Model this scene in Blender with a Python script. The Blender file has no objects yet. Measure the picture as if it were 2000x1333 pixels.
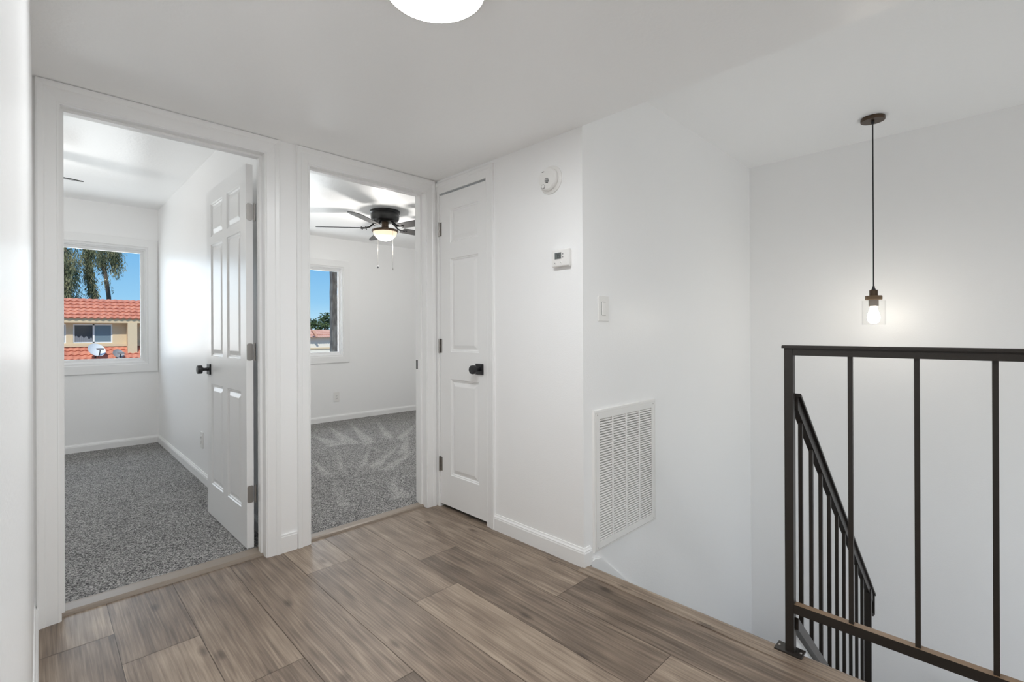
import bpy, bmesh, math, random
from mathutils import Vector, Matrix
random.seed(7)
S = bpy.context.scene
COL = S.collection
PI = math.pi

# ------------------------------------------------------------------ camera
def cam_axes(yaw, pitch, roll):
    y, t, r = (math.radians(a) for a in (yaw, pitch, roll))
    F = Vector((math.cos(y)*math.cos(t), math.sin(y)*math.cos(t), math.sin(t)))
    R = F.cross(Vector((0, 0, 1))).normalized()
    U = R.cross(F)
    c, s = math.cos(r), math.sin(r)
    return F, R*c + U*s, U*c - R*s
F, R, U = cam_axes(46.146, 0.0407, -0.2479)
cd = bpy.data.cameras.new('camera')
cam = bpy.data.objects.new('camera', cd)
COL.objects.link(cam)
m = Matrix.Identity(4)
for i in range(3):
    m[i][0], m[i][1], m[i][2] = R[i], U[i], -F[i]
m[0][3], m[1][3], m[2][3] = -1.8982, -2.5808, 1.1379
cam.matrix_world = m
cd.sensor_width = 36.0
cd.lens = 938.26/2000*36
cd.shift_x = (1000-976.985)/2000
cd.shift_y = -(666.5-648.519)/2000
cd.clip_start = 0.01
cd.clip_end = 300
S.camera = cam

# ------------------------------------------------------------------ render view + light levels
S.view_settings.view_transform = 'Standard'
S.view_settings.look = 'None'
S.view_settings.exposure = 0.09
S.view_settings.gamma = 1.0
S.view_settings.use_curve_mapping = False
S.cycles.use_denoising = True
S.cycles.denoising_prefilter = 'ACCURATE'
S.cycles.max_bounces = 16
S.cycles.diffuse_bounces = 12
S.cycles.glossy_bounces = 4
S.cycles.transparent_max_bounces = 12
S.cycles.sample_clamp_indirect = 6.0
S.cycles.caustics_reflective = False
S.cycles.caustics_refractive = False

L_HALL = 84.0       # radiance of the round hall ceiling lamps
L_BULB = 46.0      # pendant bulb
L_BOWL = 3.2        # fan lamp bowl
P_FAN = 22.0        # fan lamp bulb, watts
P_DAY = 14.0        # daylight arriving at each bedroom window, watts
P_STAIR = 14.0

# world: clear pale-blue desert sky
W = bpy.data.worlds.new('sky')
S.world = W
W.use_nodes = True
nt = W.node_tree
nt.nodes.clear()
tc = nt.nodes.new('ShaderNodeTexCoord')
sx = nt.nodes.new('ShaderNodeSeparateXYZ')
cr = nt.nodes.new('ShaderNodeValToRGB')
bg = nt.nodes.new('ShaderNodeBackground')
wo = nt.nodes.new('ShaderNodeOutputWorld')
nt.links.new(tc.outputs['Generated'], sx.inputs[0])
nt.links.new(sx.outputs['Z'], cr.inputs[0])
nt.links.new(cr.outputs[0], bg.inputs[0])
nt.links.new(bg.outputs[0], wo.inputs[0])
e = cr.color_ramp.elements
e[0].position = 0.0; e[0].color = (0.56, 0.79, 0.93, 1)
e[1].position = 0.9; e[1].color = (0.06, 0.22, 0.62, 1)
k = cr.color_ramp.elements.new(0.06); k.color = (0.31, 0.60, 0.88, 1)
k = cr.color_ramp.elements.new(0.19); k.color = (0.13, 0.40, 0.78, 1)
bg.inputs[1].default_value = 1.0

def lamp(name, kind, loc, power, color=(1, 1, 1), size=0.1, direction=None, size_y=None, parent=None):
    l = bpy.data.lights.new(name, kind)
    l.energy = power
    l.color = color
    if kind == 'POINT':
        l.shadow_soft_size = size
    if kind == 'AREA':
        l.shape = 'RECTANGLE' if size_y else 'SQUARE'
        l.size = size
        if size_y: l.size_y = size_y
    if kind == 'SUN':
        l.angle = size
    o = bpy.data.objects.new(name, l)
    COL.objects.link(o)
    o.location = loc
    if direction is not None:
        o.rotation_euler = Vector(direction).to_track_quat('-Z', 'Y').to_euler()
    if parent: o.parent = parent
    return o
lamp('sun', 'SUN', (0, -10, 20), 3.4, (1.0, 0.94, 0.85), 0.01, (0.30, 0.62, -0.72))
# daylight coming in through the two bedroom windows
lamp('window_daylight', 'AREA', (-1.85, 3.66, 1.43), P_DAY, (0.93, 0.97, 1.0), 1.4, (0, -1, 0.12), 1.05)
lamp('window_daylight', 'AREA', (1.25, -4.52, -.3), P_STAIR, (1.0, 0.93, 0.85), 1.35, (0, 1, .35), 1.9)  # stairwell fill at an unseen window opening, tilted up to light the ceilings
lamp('window_daylight', 'AREA', (0.28, 3.53, 1.40), P_DAY, (0.93, 0.97, 1.0), 1.15, (0, -1, 0.12), 1.0)

# ------------------------------------------------------------------ materials
def new_mat(name):
    m = bpy.data.materials.new(name)
    m.use_nodes = True
    n = m.node_tree
    b = n.nodes['Principled BSDF']
    return m, n, b
def node(n, t, **kw):
    x = n.nodes.new(t)
    for k, v in kw.items(): setattr(x, k, v)
    return x
def simple(name, col, rough=0.5, metal=0.0, spec=0.5, bump=None):
    m, n, b = new_mat(name)
    b.inputs['Base Color'].default_value = (*col, 1)
    b.inputs['Roughness'].default_value = rough
    b.inputs['Metallic'].default_value = metal
    b.inputs['Specular IOR Level'].default_value = spec
    if bump:
        scale, strength, stretch, dist = bump
        t = node(n, 'ShaderNodeTexCoord')
        mp = node(n, 'ShaderNodeMapping')
        mp.inputs['Scale'].default_value = stretch
        nz = node(n, 'ShaderNodeTexNoise')
        nz.inputs['Scale'].default_value = scale
        nz.inputs['Detail'].default_value = 3
        bp = node(n, 'ShaderNodeBump')
        bp.inputs['Strength'].default_value = strength
        bp.inputs['Distance'].default_value = dist
        n.links.new(t.outputs['Object'], mp.inputs[0])
        n.links.new(mp.outputs[0], nz.inputs['Vector'])
        n.links.new(nz.outputs['Fac'], bp.inputs['Height'])
        n.links.new(bp.outputs[0], b.inputs['Normal'])
    return m
def emit(name, col, strength):
    m = bpy.data.materials.new(name); m.use_nodes = True
    n = m.node_tree; n.nodes.clear()
    e = n.nodes.new('ShaderNodeEmission'); o = n.nodes.new('ShaderNodeOutputMaterial')
    e.inputs[0].default_value = (*col, 1); e.inputs[1].default_value = strength
    n.links.new(e.outputs[0], o.inputs[0])
    return m
def glass(name, refl=0.08, tint=(1, 1, 1), cap=1.0):
    m = bpy.data.materials.new(name); m.use_nodes = True
    n = m.node_tree; n.nodes.clear()
    t = n.nodes.new('ShaderNodeBsdfTransparent'); t.inputs[0].default_value = (*tint, 1)
    g = n.nodes.new('ShaderNodeBsdfGlossy'); g.inputs['Roughness'].default_value = 0.02
    lw = n.nodes.new('ShaderNodeLayerWeight'); lw.inputs[0].default_value = refl
    mx = n.nodes.new('ShaderNodeMixShader'); o = n.nodes.new('ShaderNodeOutputMaterial')
    mn = n.nodes.new('ShaderNodeMath'); mn.operation = 'MINIMUM'; mn.inputs[1].default_value = cap
    n.links.new(lw.outputs['Fresnel'], mn.inputs[0]); n.links.new(mn.outputs[0], mx.inputs[0])
    n.links.new(t.outputs[0], mx.inputs[1]); n.links.new(g.outputs[0], mx.inputs[2])
    n.links.new(mx.outputs[0], o.inputs[0])
    return m

M = {}
M['wall'] = simple('white_wall_paint', (0.91, 0.91, 0.908), 0.36, bump=(150, 0.12, (1, 1, 1), 0.004))
M['ceiling'] = simple('white_ceiling_paint', (0.94, 0.94, 0.938), 0.30, bump=(60, 0.16, (1, 1, 1), 0.006))
M['trim'] = simple('white_trim_paint', (0.88, 0.88, 0.876), 0.28)
M['door'] = simple('white_door_paint', (0.88, 0.88, 0.876), 0.28, bump=(40, 0.10, (6, 6, 0.6), 0.003))
M['plastic'] = simple('white_plastic', (0.84, 0.83, 0.81), 0.35)
M['vinyl_frame'] = simple('white_window_vinyl', (0.84, 0.84, 0.84), 0.3)
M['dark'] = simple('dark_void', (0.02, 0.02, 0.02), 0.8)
M['iron'] = simple('dark_bronze_iron', (0.020, 0.016, 0.013), 0.42, bump=(300, 0.05, (1, 1, 1), 0.001))
M['iron_tan'] = simple('tan_iron', (0.20, 0.125, 0.07), 0.4)  # tan colour for the top face of the bottom rail
M['black'] = simple('matte_black', (0.014, 0.014, 0.016), 0.35)
M['nickel'] = simple('brushed_nickel', (0.42, 0.40, 0.38), 0.32, 1.0)
M['wood_cap'] = simple('brown_wood', (0.17, 0.105, 0.055), 0.5, bump=(60, 0.2, (1, 1, 6), 0.002))
M['bronze'] = simple('brown_bronze', (0.085, 0.055, 0.035), 0.35, 0.6)
M['socket'] = simple('grey_socket', (0.33, 0.29, 0.26), 0.4, 0.3)
M['fan_black'] = simple('fan_black', (0.018, 0.018, 0.018), 0.3)
M['fan_blade'] = simple('fan_blade_black', (0.03, 0.029, 0.028), 0.38)
M['lcd'] = simple('lcd_screen', (0.15, 0.165, 0.16), 0.25)
M['lcd_digit'] = simple('lcd_digit', (0.035, 0.04, 0.04), 0.4)
M['grey_mark'] = simple('grey_print', (0.25, 0.25, 0.25), 0.5)
M['stair_carpet'] = simple('grey_stair_carpet', (0.22, 0.215, 0.21), 0.95)
M['threshold'] = simple('grey_brown_threshold', (0.27, 0.22, 0.175), 0.35, bump=(80, 0.1, (8, 1, 1), 0.001))
M['glass'] = glass('window_glass', 0.07, (0.97, 0.985, 0.98))
M['shade_glass'] = glass('clear_shade_glass', 0.06, (0.99, 0.99, 0.988), 0.16)
M['hall_lamp'] = emit('hall_lamp_diffuser', (0.95, 0.98, 1.0), L_HALL)
M['bulb'] = emit('lit_bulb', (1.0, 0.93, 0.82), L_BULB)
M['stucco'] = simple('tan_stucco', (0.66, 0.53, 0.36), 0.9, bump=(30, 0.4, (1, 1, 1), 0.02))
M['stucco_white'] = simple('white_stucco', (0.80, 0.76, 0.68), 0.9, bump=(20, 0.4, (1, 1, 1), 0.02))
M['dark_glass'] = simple('dark_window_glass', (0.03, 0.035, 0.05), 0.1)
M['screen_glass'] = simple('screened_window_glass', (0.16, 0.22, 0.27), 0.25)
M['curtain'] = simple('grey_curtain', (0.20, 0.21, 0.24), 0.8)
M['dish'] = simple('dish_white', (0.72, 0.74, 0.75), 0.4)
M['dish_grey'] = simple('dish_grey', (0.34, 0.33, 0.33), 0.5)
M['ground'] = simple('gravel_ground', (0.40, 0.34, 0.27), 0.95)
M['bark'] = simple('eucalyptus_bark', (0.13, 0.10, 0.075), 0.9, bump=(12, 0.6, (1, 1, .3), 0.03))

def noise_color(name, c0, c1, scale, stretch=(1, 1, 1), rough=0.8, bump=0.3, detail=4):
    m, n, b = new_mat(name)
    t = node(n, 'ShaderNodeTexCoord'); mp = node(n, 'ShaderNodeMapping')
    mp.inputs['Scale'].default_value = stretch
    nz = node(n, 'ShaderNodeTexNoise'); nz.inputs['Scale'].default_value = scale; nz.inputs['Detail'].default_value = detail
    cr = node(n, 'ShaderNodeValToRGB')
    cr.color_ramp.elements[0].position = 0.35; cr.color_ramp.elements[0].color = (*c0, 1)
    cr.color_ramp.elements[1].position = 0.65; cr.color_ramp.elements[1].color = (*c1, 1)
    bp = node(n, 'ShaderNodeBump'); bp.inputs['Strength'].default_value = bump; bp.inputs['Distance'].default_value = 0.01
    l = n.links.new
    l(t.outputs['Object'], mp.inputs[0]); l(mp.outputs[0], nz.inputs['Vector'])
    l(nz.outputs['Fac'], cr.inputs[0]); l(cr.outputs[0], b.inputs['Base Color'])
    l(nz.outputs['Fac'], bp.inputs['Height']); l(bp.outputs[0], b.inputs['Normal'])
    b.inputs['Roughness'].default_value = rough
    return m
M['post_wood'] = noise_color('weathered_post_wood', (0.25, 0.185, 0.145), (0.52, 0.41, 0.325), 26, (1, 1, .3))
M['tile'] = noise_color('terracotta_tile', (0.56, 0.20, 0.13), (0.70, 0.29, 0.19), 3.0, bump=0.1)
M['tile_pale'] = noise_color('pale_terracotta', (0.66, 0.34, 0.24), (0.76, 0.44, 0.32), 2.0, bump=0.1)
M['leaf'] = noise_color('grey_green_leaves', (0.10, 0.12, 0.06), (0.33, 0.31, 0.17), 1.6, bump=0.0)
M['leaf_far'] = noise_color('dark_green_leaves', (0.05, 0.08, 0.03), (0.12, 0.17, 0.06), 1.2, bump=0.0)

def bowl_material():
    m = bpy.data.materials.new('frosted_lamp_bowl'); m.use_nodes = True
    n = m.node_tree; n.nodes.clear()
    e = n.nodes.new('ShaderNodeEmission'); o = n.nodes.new('ShaderNodeOutputMaterial')
    e.inputs[0].default_value = (1.0, 0.82, 0.56, 1); e.inputs[1].default_value = 0.9
    g = n.nodes.new('ShaderNodeBsdfPrincipled'); g.inputs['Base Color'].default_value = (.35, .34, .32, 1); g.inputs['Roughness'].default_value = .2
    a = n.nodes.new('ShaderNodeAddShader')
    n.links.new(e.outputs[0], a.inputs[0]); n.links.new(g.outputs[0], a.inputs[1]); n.links.new(a.outputs[0], o.inputs[0])
    return m
M['bowl'] = bowl_material()

def carpet_material():
    m, n, b = new_mat('grey_cut_pile_carpet')
    l = n.links.new
    t = node(n, 'ShaderNodeTexCoord')
    vo = node(n, 'ShaderNodeTexVoronoi'); vo.inputs['Scale'].default_value = 210
    sp = node(n, 'ShaderNodeSeparateColor')
    big = node(n, 'ShaderNodeTexNoise'); big.inputs['Scale'].default_value = 5.0; big.inputs['Detail'].default_value = 2
    at = node(n, 'ShaderNodeAttribute'); at.attribute_name = 'nap'
    ma = node(n, 'ShaderNodeMath', operation='MULTIPLY_ADD'); ma.inputs[1].default_value = 0.22
    mb = node(n, 'ShaderNodeMath', operation='MULTIPLY_ADD'); mb.inputs[1].default_value = 0.20
    mc = node(n, 'ShaderNodeMath', operation='SUBTRACT'); mc.inputs[1].default_value = 0.13
    cr = node(n, 'ShaderNodeValToRGB')
    E = cr.color_ramp.elements
    E[0].position = 0.0; E[0].color = (0.055, 0.054, 0.055, 1)
    E[1].position = 1.0; E[1].color = (0.60, 0.585, 0.565, 1)
    q = E.new(0.45); q.color = (0.25, 0.245, 0.24, 1)
    l(t.outputs['Object'], vo.inputs['Vector']); l(t.outputs['Object'], big.inputs['Vector'])
    l(vo.outputs['Color'], sp.inputs[0])
    l(at.outputs['Fac'], ma.inputs[0]); l(sp.outputs[0], ma.inputs[2])
    l(big.outputs['Fac'], mb.inputs[0]); l(ma.outputs[0], mb.inputs[2])
    l(mb.outputs[0], mc.inputs[0]); l(mc.outputs[0], cr.inputs[0])
    l(cr.outputs[0], b.inputs['Base Color'])
    bp = node(n, 'ShaderNodeBump'); bp.inputs['Strength'].default_value = 0.7; bp.inputs['Distance'].default_value = 0.006
    l(vo.outputs['Distance'], bp.inputs['Height']); l(bp.outputs[0], b.inputs['Normal'])
    b.inputs['Roughness'].default_value = 0.95
    b.inputs['Specular IOR Level'].default_value = 0.1
    return m
M['carpet'] = carpet_material()

def plank_material():
    m, n, b = new_mat('vinyl_plank_oak')
    l = n.links.new
    t = node(n, 'ShaderNodeTexCoord')
    sd = node(n, 'ShaderNodeAttribute'); sd.attribute_name = 'seed'
    tn = node(n, 'ShaderNodeAttribute'); tn.attribute_name = 'tone'
    cb = node(n, 'ShaderNodeCombineXYZ')
    m1 = node(n, 'ShaderNodeMath', operation='MULTIPLY'); m1.inputs[1].default_value = 37.0
    m2 = node(n, 'ShaderNodeMath', operation='MULTIPLY'); m2.inputs[1].default_value = 91.0
    l(sd.outputs['Fac'], m1.inputs[0]); l(sd.outputs['Fac'], m2.inputs[0])
    l(m1.outputs[0], cb.inputs[0]); l(m2.outputs[0], cb.inputs[1]); l(m1.outputs[0], cb.inputs[2])
    ad = node(n, 'ShaderNodeVectorMath', operation='ADD')
    l(t.outputs['Object'], ad.inputs[0]); l(cb.outputs[0], ad.inputs[1])
    def stretched(sx_, sy_, scale, detail, dist=0.0):
        mp = node(n, 'ShaderNodeMapping'); mp.inputs['Scale'].default_value = (sx_, sy_, 1)
        nz = node(n, 'ShaderNodeTexNoise'); nz.inputs['Scale'].default_value = scale
        nz.inputs['Detail'].default_value = detail; nz.inputs['Distortion'].default_value = dist
        l(ad.outputs[0], mp.inputs[0]); l(mp.outputs[0], nz.inputs['Vector'])
        return nz
    fine = stretched(130, 4.0, 1.0, 7, 0.5)
    broad = stretched(14, 0.75, 1.0, 4, 0.5)
    # cathedral grain
    mp = node(n, 'ShaderNodeMapping'); mp.inputs['Scale'].default_value = (7, 0.9, 1)
    wv = node(n, 'ShaderNodeTexWave', wave_type='RINGS'); wv.inputs['Scale'].default_value = 1.6
    wv.inputs['Distortion'].default_value = 7; wv.inputs['Detail'].default_value = 3; wv.inputs['Detail Scale'].default_value = 1.2
    l(ad.outputs[0], mp.inputs[0]); l(mp.outputs[0], wv.inputs['Vector'])
    # knots
    mk = node(n, 'ShaderNodeMapping'); mk.inputs['Scale'].default_value = (5.5, 2.2, 1)
    vk = node(n, 'ShaderNodeTexVoronoi', voronoi_dimensions='2D'); vk.inputs['Scale'].default_value = 0.75
    l(ad.outputs[0], mk.inputs[0]); l(mk.outputs[0], vk.inputs['Vector'])
    kr = node(n, 'ShaderNodeMapRange'); kr.inputs[1].default_value = 0.015; kr.inputs[2].default_value = 0.075
    kr.inputs[3].default_value = 0.36; kr.inputs[4].default_value = 0.0
    l(vk.outputs['Distance'], kr.inputs[0])
    def madd(src, mul, add):
        x = node(n, 'ShaderNodeMath', operation='MULTIPLY_ADD'); x.inputs[1].default_value = mul
        l(src, x.inputs[0]); 
        if isinstance(add, float): x.inputs[2].default_value = add
        else: l(add, x.inputs[2])
        return x.outputs[0]
    v = madd(fine.outputs['Fac'], 1.0, -0.525)
    v = madd(broad.outputs['Fac'], 0.75, v)
    v = madd(wv.outputs['Fac'], 0.09, v)
    v = madd(tn.outputs['Fac'], 0.85, v)
    sb = node(n, 'ShaderNodeMath', operation='SUBTRACT'); l(v, sb.inputs[0]); l(kr.outputs[0], sb.inputs[1])
    off = madd(sb.outputs[0], 1.0, -0.305)
    cr = node(n, 'ShaderNodeValToRGB')
    E = cr.color_ramp.elements
    E[0].position = 0.0; E[0].color = (0.07, 0.050, 0.036, 1)
    E[1].position = 1.0; E[1].color = (0.45, 0.36, 0.275, 1)
    for p_, c_ in ((0.3, (0.138, 0.102, 0.076)), (0.55, (0.228, 0.172, 0.129)), (0.78, (0.335, 0.262, 0.198))):
        q = E.new(p_); q.color = (*c_, 1)
    l(off, cr.inputs[0]); l(cr.outputs[0], b.inputs['Base Color'])
    bp = node(n, 'ShaderNodeBump'); bp.inputs['Strength'].default_value = 0.35; bp.inputs['Distance'].default_value = 0.002
    l(fine.outputs['Fac'], bp.inputs['Height']); l(bp.outputs[0], b.inputs['Normal'])
    b.inputs['Roughness'].default_value = 0.40
    b.inputs['Specular IOR Level'].default_value = 0.45
    return m
M['plank'] = plank_material()

# ------------------------------------------------------------------ mesh helpers
class MB:
    def __init__(s): s.v = []; s.f = []; s.mi = []
    def add(s, vs, fs, mi=0):
        o = len(s.v); s.v += [tuple(p) for p in vs]
        for f in fs: s.f.append([i+o for i in f]); s.mi.append(mi)
        return s
    def box(s, x0, x1, y0, y1, z0, z1, mi=0, top=None):
        vs = [(x0,y0,z0),(x1,y0,z0),(x1,y1,z0),(x0,y1,z0),(x0,y0,z1),(x1,y0,z1),(x1,y1,z1),(x0,y1,z1)]
        s.add(vs, [(3,2,1,0)], mi); o = len(s.v)-8
        for k, f in enumerate([(4,5,6,7),(0,1,5,4),(1,2,6,5),(2,3,7,6),(3,0,4,7)]):
            s.f.append([i+o for i in f]); s.mi.append(top if (k == 0 and top is not None) else mi)
        return s
    def prism(s, poly, axis, a0, a1, mi=0):
        n = len(poly)
        def P(p, a): return {'x': (a, p[0], p[1]), 'y': (p[0], a, p[1]), 'z': (p[0], p[1], a)}[axis]
        vs = [P(p, a0) for p in poly]+[P(p, a1) for p in poly]
        fs = [list(range(n))[::-1], list(range(n, 2*n))]+[(i, (i+1) % n, n+(i+1) % n, n+i) for i in range(n)]
        return s.add(vs, fs, mi)
    def tube(s, pts, r, n=10, mi=0):
        pts = [Vector(p) for p in pts]; rs = r if isinstance(r, (list, tuple)) else [r]*len(pts)
        vs = []
        for i, p in enumerate(pts):
            d = (pts[min(i+1, len(pts)-1)]-pts[max(i-1, 0)]).normalized()
            a = d.orthogonal().normalized() if i == 0 else (a-d*a.dot(d)).normalized()
            b = d.cross(a)
            for k in range(n):
                t = 2*PI*k/n; vs.append(p+(a*math.cos(t)+b*math.sin(t))*rs[i])
        fs = []
        for i in range(len(pts)-1):
            for k in range(n):
                fs.append((i*n+k, i*n+(k+1) % n, (i+1)*n+(k+1) % n, (i+1)*n+k))
        fs += [list(range(n))[::-1], list(range((len(pts)-1)*n, len(pts)*n))]
        return s.add(vs, fs, mi)
    def lathe(s, prof, c=(0, 0, 0), axis='z', n=40, mi=0):
        # prof: (radius, height) pairs along the axis; r=0 closes
        vs = []; fs = []; ring = []
        for r, h in prof:
            if r < 1e-6:
                ring.append([len(vs)]); q = [(0, 0, h)]
            else:
                ring.append(list(range(len(vs), len(vs)+n)))
                q = [(r*math.cos(2*PI*k/n), r*math.sin(2*PI*k/n), h) for k in range(n)]
            for a, b, h_ in q:
                vs.append({'z': (c[0]+a, c[1]+b, c[2]+h_), 'x': (c[0]+h_, c[1]+a, c[2]+b), 'y': (c[0]+b, c[1]+h_, c[2]+a)}[axis])
        for A, B in zip(ring, ring[1:]):
            if len(A) == 1 and len(B) == 1: continue
            for k in range(n):
                k2 = (k+1) % n
                if len(A) == 1: fs.append((A[0], B[k2], B[k]))
                elif len(B) == 1: fs.append((A[k], A[k2], B[0]))
                else: fs.append((A[k], A[k2], B[k2], B[k]))
        return s.add(vs, fs, mi)
    def sweep(s, prof, u0, u1, z0, z1, mapping, closed=False, ws=1.0, wh=1.0, mi=0):
        # mitred frame round an opening: prof = (offset outwards, height), swept round the opening
        n = len(prof); vs = []
        for d, h in prof:
            a, b = d*ws, d*wh
            if closed: c = [(u0-a, z0-b), (u0-a, z1+b), (u1+a, z1+b), (u1+a, z0-b)]
            else: c = [(u0-a, z0), (u0-a, z1+b), (u1+a, z1+b), (u1+a, z0)]
            vs += [mapping(u, h, z) for u, z in c]
        fs = []
        seg = 4 if closed else 3
        for i in range(n):
            j = (i+1) % n
            for k in range(seg):
                k2 = (k+1) % 4
                fs.append((i*4+k, i*4+k2, j*4+k2, j*4+k))
        if not closed:
            fs += [[i*4 for i in range(n)], [i*4+3 for i in range(n)][::-1]]
        return s.add(vs, fs, mi)
    def build(s, name, mat, parent=None, smooth=False, bevel=0.0, seg=2, local=False):
        me = bpy.data.meshes.new(name)
        off = Vector((0, 0, 0))
        if not local:
            q = parent
            while q is not None: off = off+q.location; q = q.parent
        me.from_pydata([tuple(Vector(p)-off) for p in s.v], [], s.f)
        mats = mat if isinstance(mat, (list, tuple)) else [mat]
        for x in mats: me.materials.append(x)
        for p, i in zip(me.polygons, s.mi): p.material_index = i
        bm = bmesh.new(); bm.from_mesh(me)
        bmesh.ops.recalc_face_normals(bm, faces=bm.faces)
        bm.to_mesh(me); bm.free()
        if smooth:
            me.shade_smooth()
            me.set_sharp_from_angle(angle=math.radians(35))
        o = bpy.data.objects.new(name, me)
        COL.objects.link(o)
        if parent is not None: o.parent = parent
        if bevel:
            b = o.modifiers.new('bevel', 'BEVEL'); b.width = bevel; b.segments = seg; b.limit_method = 'ANGLE'
            b.angle_limit = math.radians(40)
        return o

def tag(o, label, cat, group=None, kind=None):
    o['label'] = label; o['category'] = cat
    if group: o['group'] = group
    if kind: o['kind'] = kind
    return o
def thing(name, loc, label, cat, group=None, kind=None, rotz=0.0):
    o = bpy.data.objects.new(name, None); o.empty_display_size = 0.05
    COL.objects.link(o); o.location = loc; o.rotation_euler = (0, 0, rotz)
    return tag(o, label, cat, group, kind)
def struct(o, label, cat): return tag(o, label, cat, kind='structure')
def copy_tree(o, parent=None):
    c = o.copy(); COL.objects.link(c); c.parent = parent
    for ch in [x for x in bpy.data.objects if x.parent == o]: copy_tree(ch, c)
    return c
def wall_cells(mb, axis, a0, a1, u0, u1, z0, z1, holes):
    us = sorted({u0, u1, *[h[0] for h in holes], *[h[1] for h in holes]})
    zs = sorted({z0, z1, *[h[2] for h in holes], *[h[3] for h in holes]})
    for i in range(len(us)-1):
        for j in range(len(zs)-1):
            uc, zc = (us[i]+us[i+1])/2, (zs[j]+zs[j+1])/2
            if any(h[0] < uc < h[1] and h[2] < zc < h[3] for h in holes): continue
            if axis == 'y': mb.box(us[i], us[i+1], a0, a1, zs[j], zs[j+1])
            else: mb.box(a0, a1, us[i], us[i+1], zs[j], zs[j+1])

# ------------------------------------------------------------------ key dimensions (metres)
XL = -1.914            # hall left wall
LB = 1.1824            # length of the closet-door wall
XD = 2.2425            # stairwell back wall
HC = 2.134             # hall ceiling
HS = 2.454             # stairwell ceiling
YB1, H1 = 3.48, 2.42   # left bedroom back wall and ceiling
YB2, H2 = 3.30, 2.345  # right bedroom back wall and ceiling
XP = -1.0              # partition face, left bedroom side
A0, A1, ATOP = -1.835, -1.071, 2.050    # left doorway clear opening
B0, B1, BTOP = -0.842, -0.087, 2.044    # right doorway clear opening
C0, C1, CTOP = -0.490, -0.036, 2.044    # closet doorway (along y)
ZLOW = -2.8

# ------------------------------------------------------------------ room shell
mb = MB(); wall_cells(mb, 'y', 0, 0.115, XL-0.12, 2.6, 0, 2.50, [(A0-.018, A1+.018, 0, ATOP+.018), (B0-.018, B1+.018, 0, BTOP+.018)])
mb.box(-3.9, XL-0.12, 0, 0.115, 0, 2.5)
struct(mb.build('wall_back', M['wall']), 'white hall wall with two bedroom doorways', 'wall')
mb = MB(); wall_cells(mb, 'x', 0, 0.10, -LB+.10, 0, 0, HC, [(C0-.018, C1+.018, 0, CTOP+.018)])
struct(mb.build('wall_closet', M['wall'], bevel=0), 'short white wall with narrow closet door and thermostat', 'wall')
struct(MB().box(0, XD, -LB, -LB+0.10, ZLOW, HS).build('wall_stair', M['wall']), 'white stairwell wall with air return grille', 'wall')
struct(MB().box(XD, XD+.12, -4.5, -LB+.1, ZLOW, HS).build('wall_right', M['wall']), 'white stairwell wall behind hanging pendant lamp', 'wall')
struct(MB().box(XL-.12, XL, -2.2, 0, 0, HC).build('wall_left', M['wall']), 'white glossy hall wall at left edge', 'wall')
struct(MB().box(-3.3, XL-.12, -2.2, -2.1, 0, HC).build('wall_front', M['wall']), 'white alcove wall beside the viewer, out of view', 'wall')
struct(MB().box(-3.3, 0, -4.4, 0, HC, HS+.06).build('ceiling', M['ceiling']), 'low white hall ceiling with round lamp', 'ceiling')
struct(MB().box(0, XD+.12, -4.5, -LB+.1, HS, HS+.06).build('ceiling', M['ceiling']), 'higher white stairwell ceiling above pendant lamp', 'ceiling')
struct(MB().box(-3.9, XP+.055, .115, YB1, H1, 2.5).build('ceiling', M['ceiling']), 'white ceiling of left bedroom', 'ceiling')
struct(MB().box(XP+.055, 2.6, .115, YB2, H2, 2.5).build('ceiling', M['ceiling']), 'white ceiling of right bedroom with black fan', 'ceiling')
struct(MB().box(.1, XD, -LB+.1, 0, HC, HC+.06).build('ceiling', M['ceiling']), 'closet ceiling above narrow door', 'ceiling')
W3 = (.55, 1.95, -1.3, .75)
mb = MB(); wall_cells(mb, 'y', -4.5, -4.4, -3.3, XD+.12, ZLOW, HS, [W3])
struct(mb.build('wall_front', M['wall']), 'white stairwell end wall with tall window out of view', 'wall')
mb = MB(); wall_cells(mb, 'x', -3.3, -3.2, -4.4, -2.2, 0, HC, [])
struct(mb.build('wall_front', M['wall']), 'white alcove end wall behind the viewer', 'wall')
W1 = (-2.60, -1.09, 0.832, 2.020)
W2 = (-0.36, 0.937, 0.837, 1.985)
mb = MB(); wall_cells(mb, 'y', YB1, YB1+.14, -3.9, XP+.055, 0, 2.5, [W1])
struct(mb.build('wall_window', M['wall']), 'white left bedroom wall with wide window', 'wall')
mb = MB(); wall_cells(mb, 'y', YB2, YB2+.14, XP+.11, 2.6, 0, 2.5, [W2])
struct(mb.build('wall_window', M['wall']), 'white right bedroom wall with window and outlet', 'wall')
struct(MB().box(XP, XP+.11, .115, YB1, 0, 2.5).build('wall_partition', M['wall']), 'white partition wall behind open six-panel door', 'wall')
struct(MB().box(-4.02, -3.9, 0, YB1+.14, 0, 2.5).build('wall_west', M['wall']), 'white left bedroom side wall out of view', 'wall')
struct(MB().box(2.6, 2.72, -LB+.1, YB2+.14, 0, 2.5).build('wall_east', M['wall']), 'white right bedroom side wall out of view', 'wall')
struct(MB().box(-4.3, 3.0, -4.9, 4.0, 2.515, 2.62).build('roof', M['stucco']), 'unseen flat slab added over the rooms to stop light leaks', 'roof')  # added slab, blocks sun leaking in between ceilings and walls
struct(MB().box(-.12, 0, -4.4, -LB, ZLOW, -.26).build('wall_landing', M['wall']), 'white wall under the landing edge', 'wall')
struct(MB().box(0, XD, -4.4, -LB, ZLOW-.1, ZLOW).build('floor', M['stair_carpet']), 'lower floor at the bottom of the stairwell', 'floor')

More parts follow.
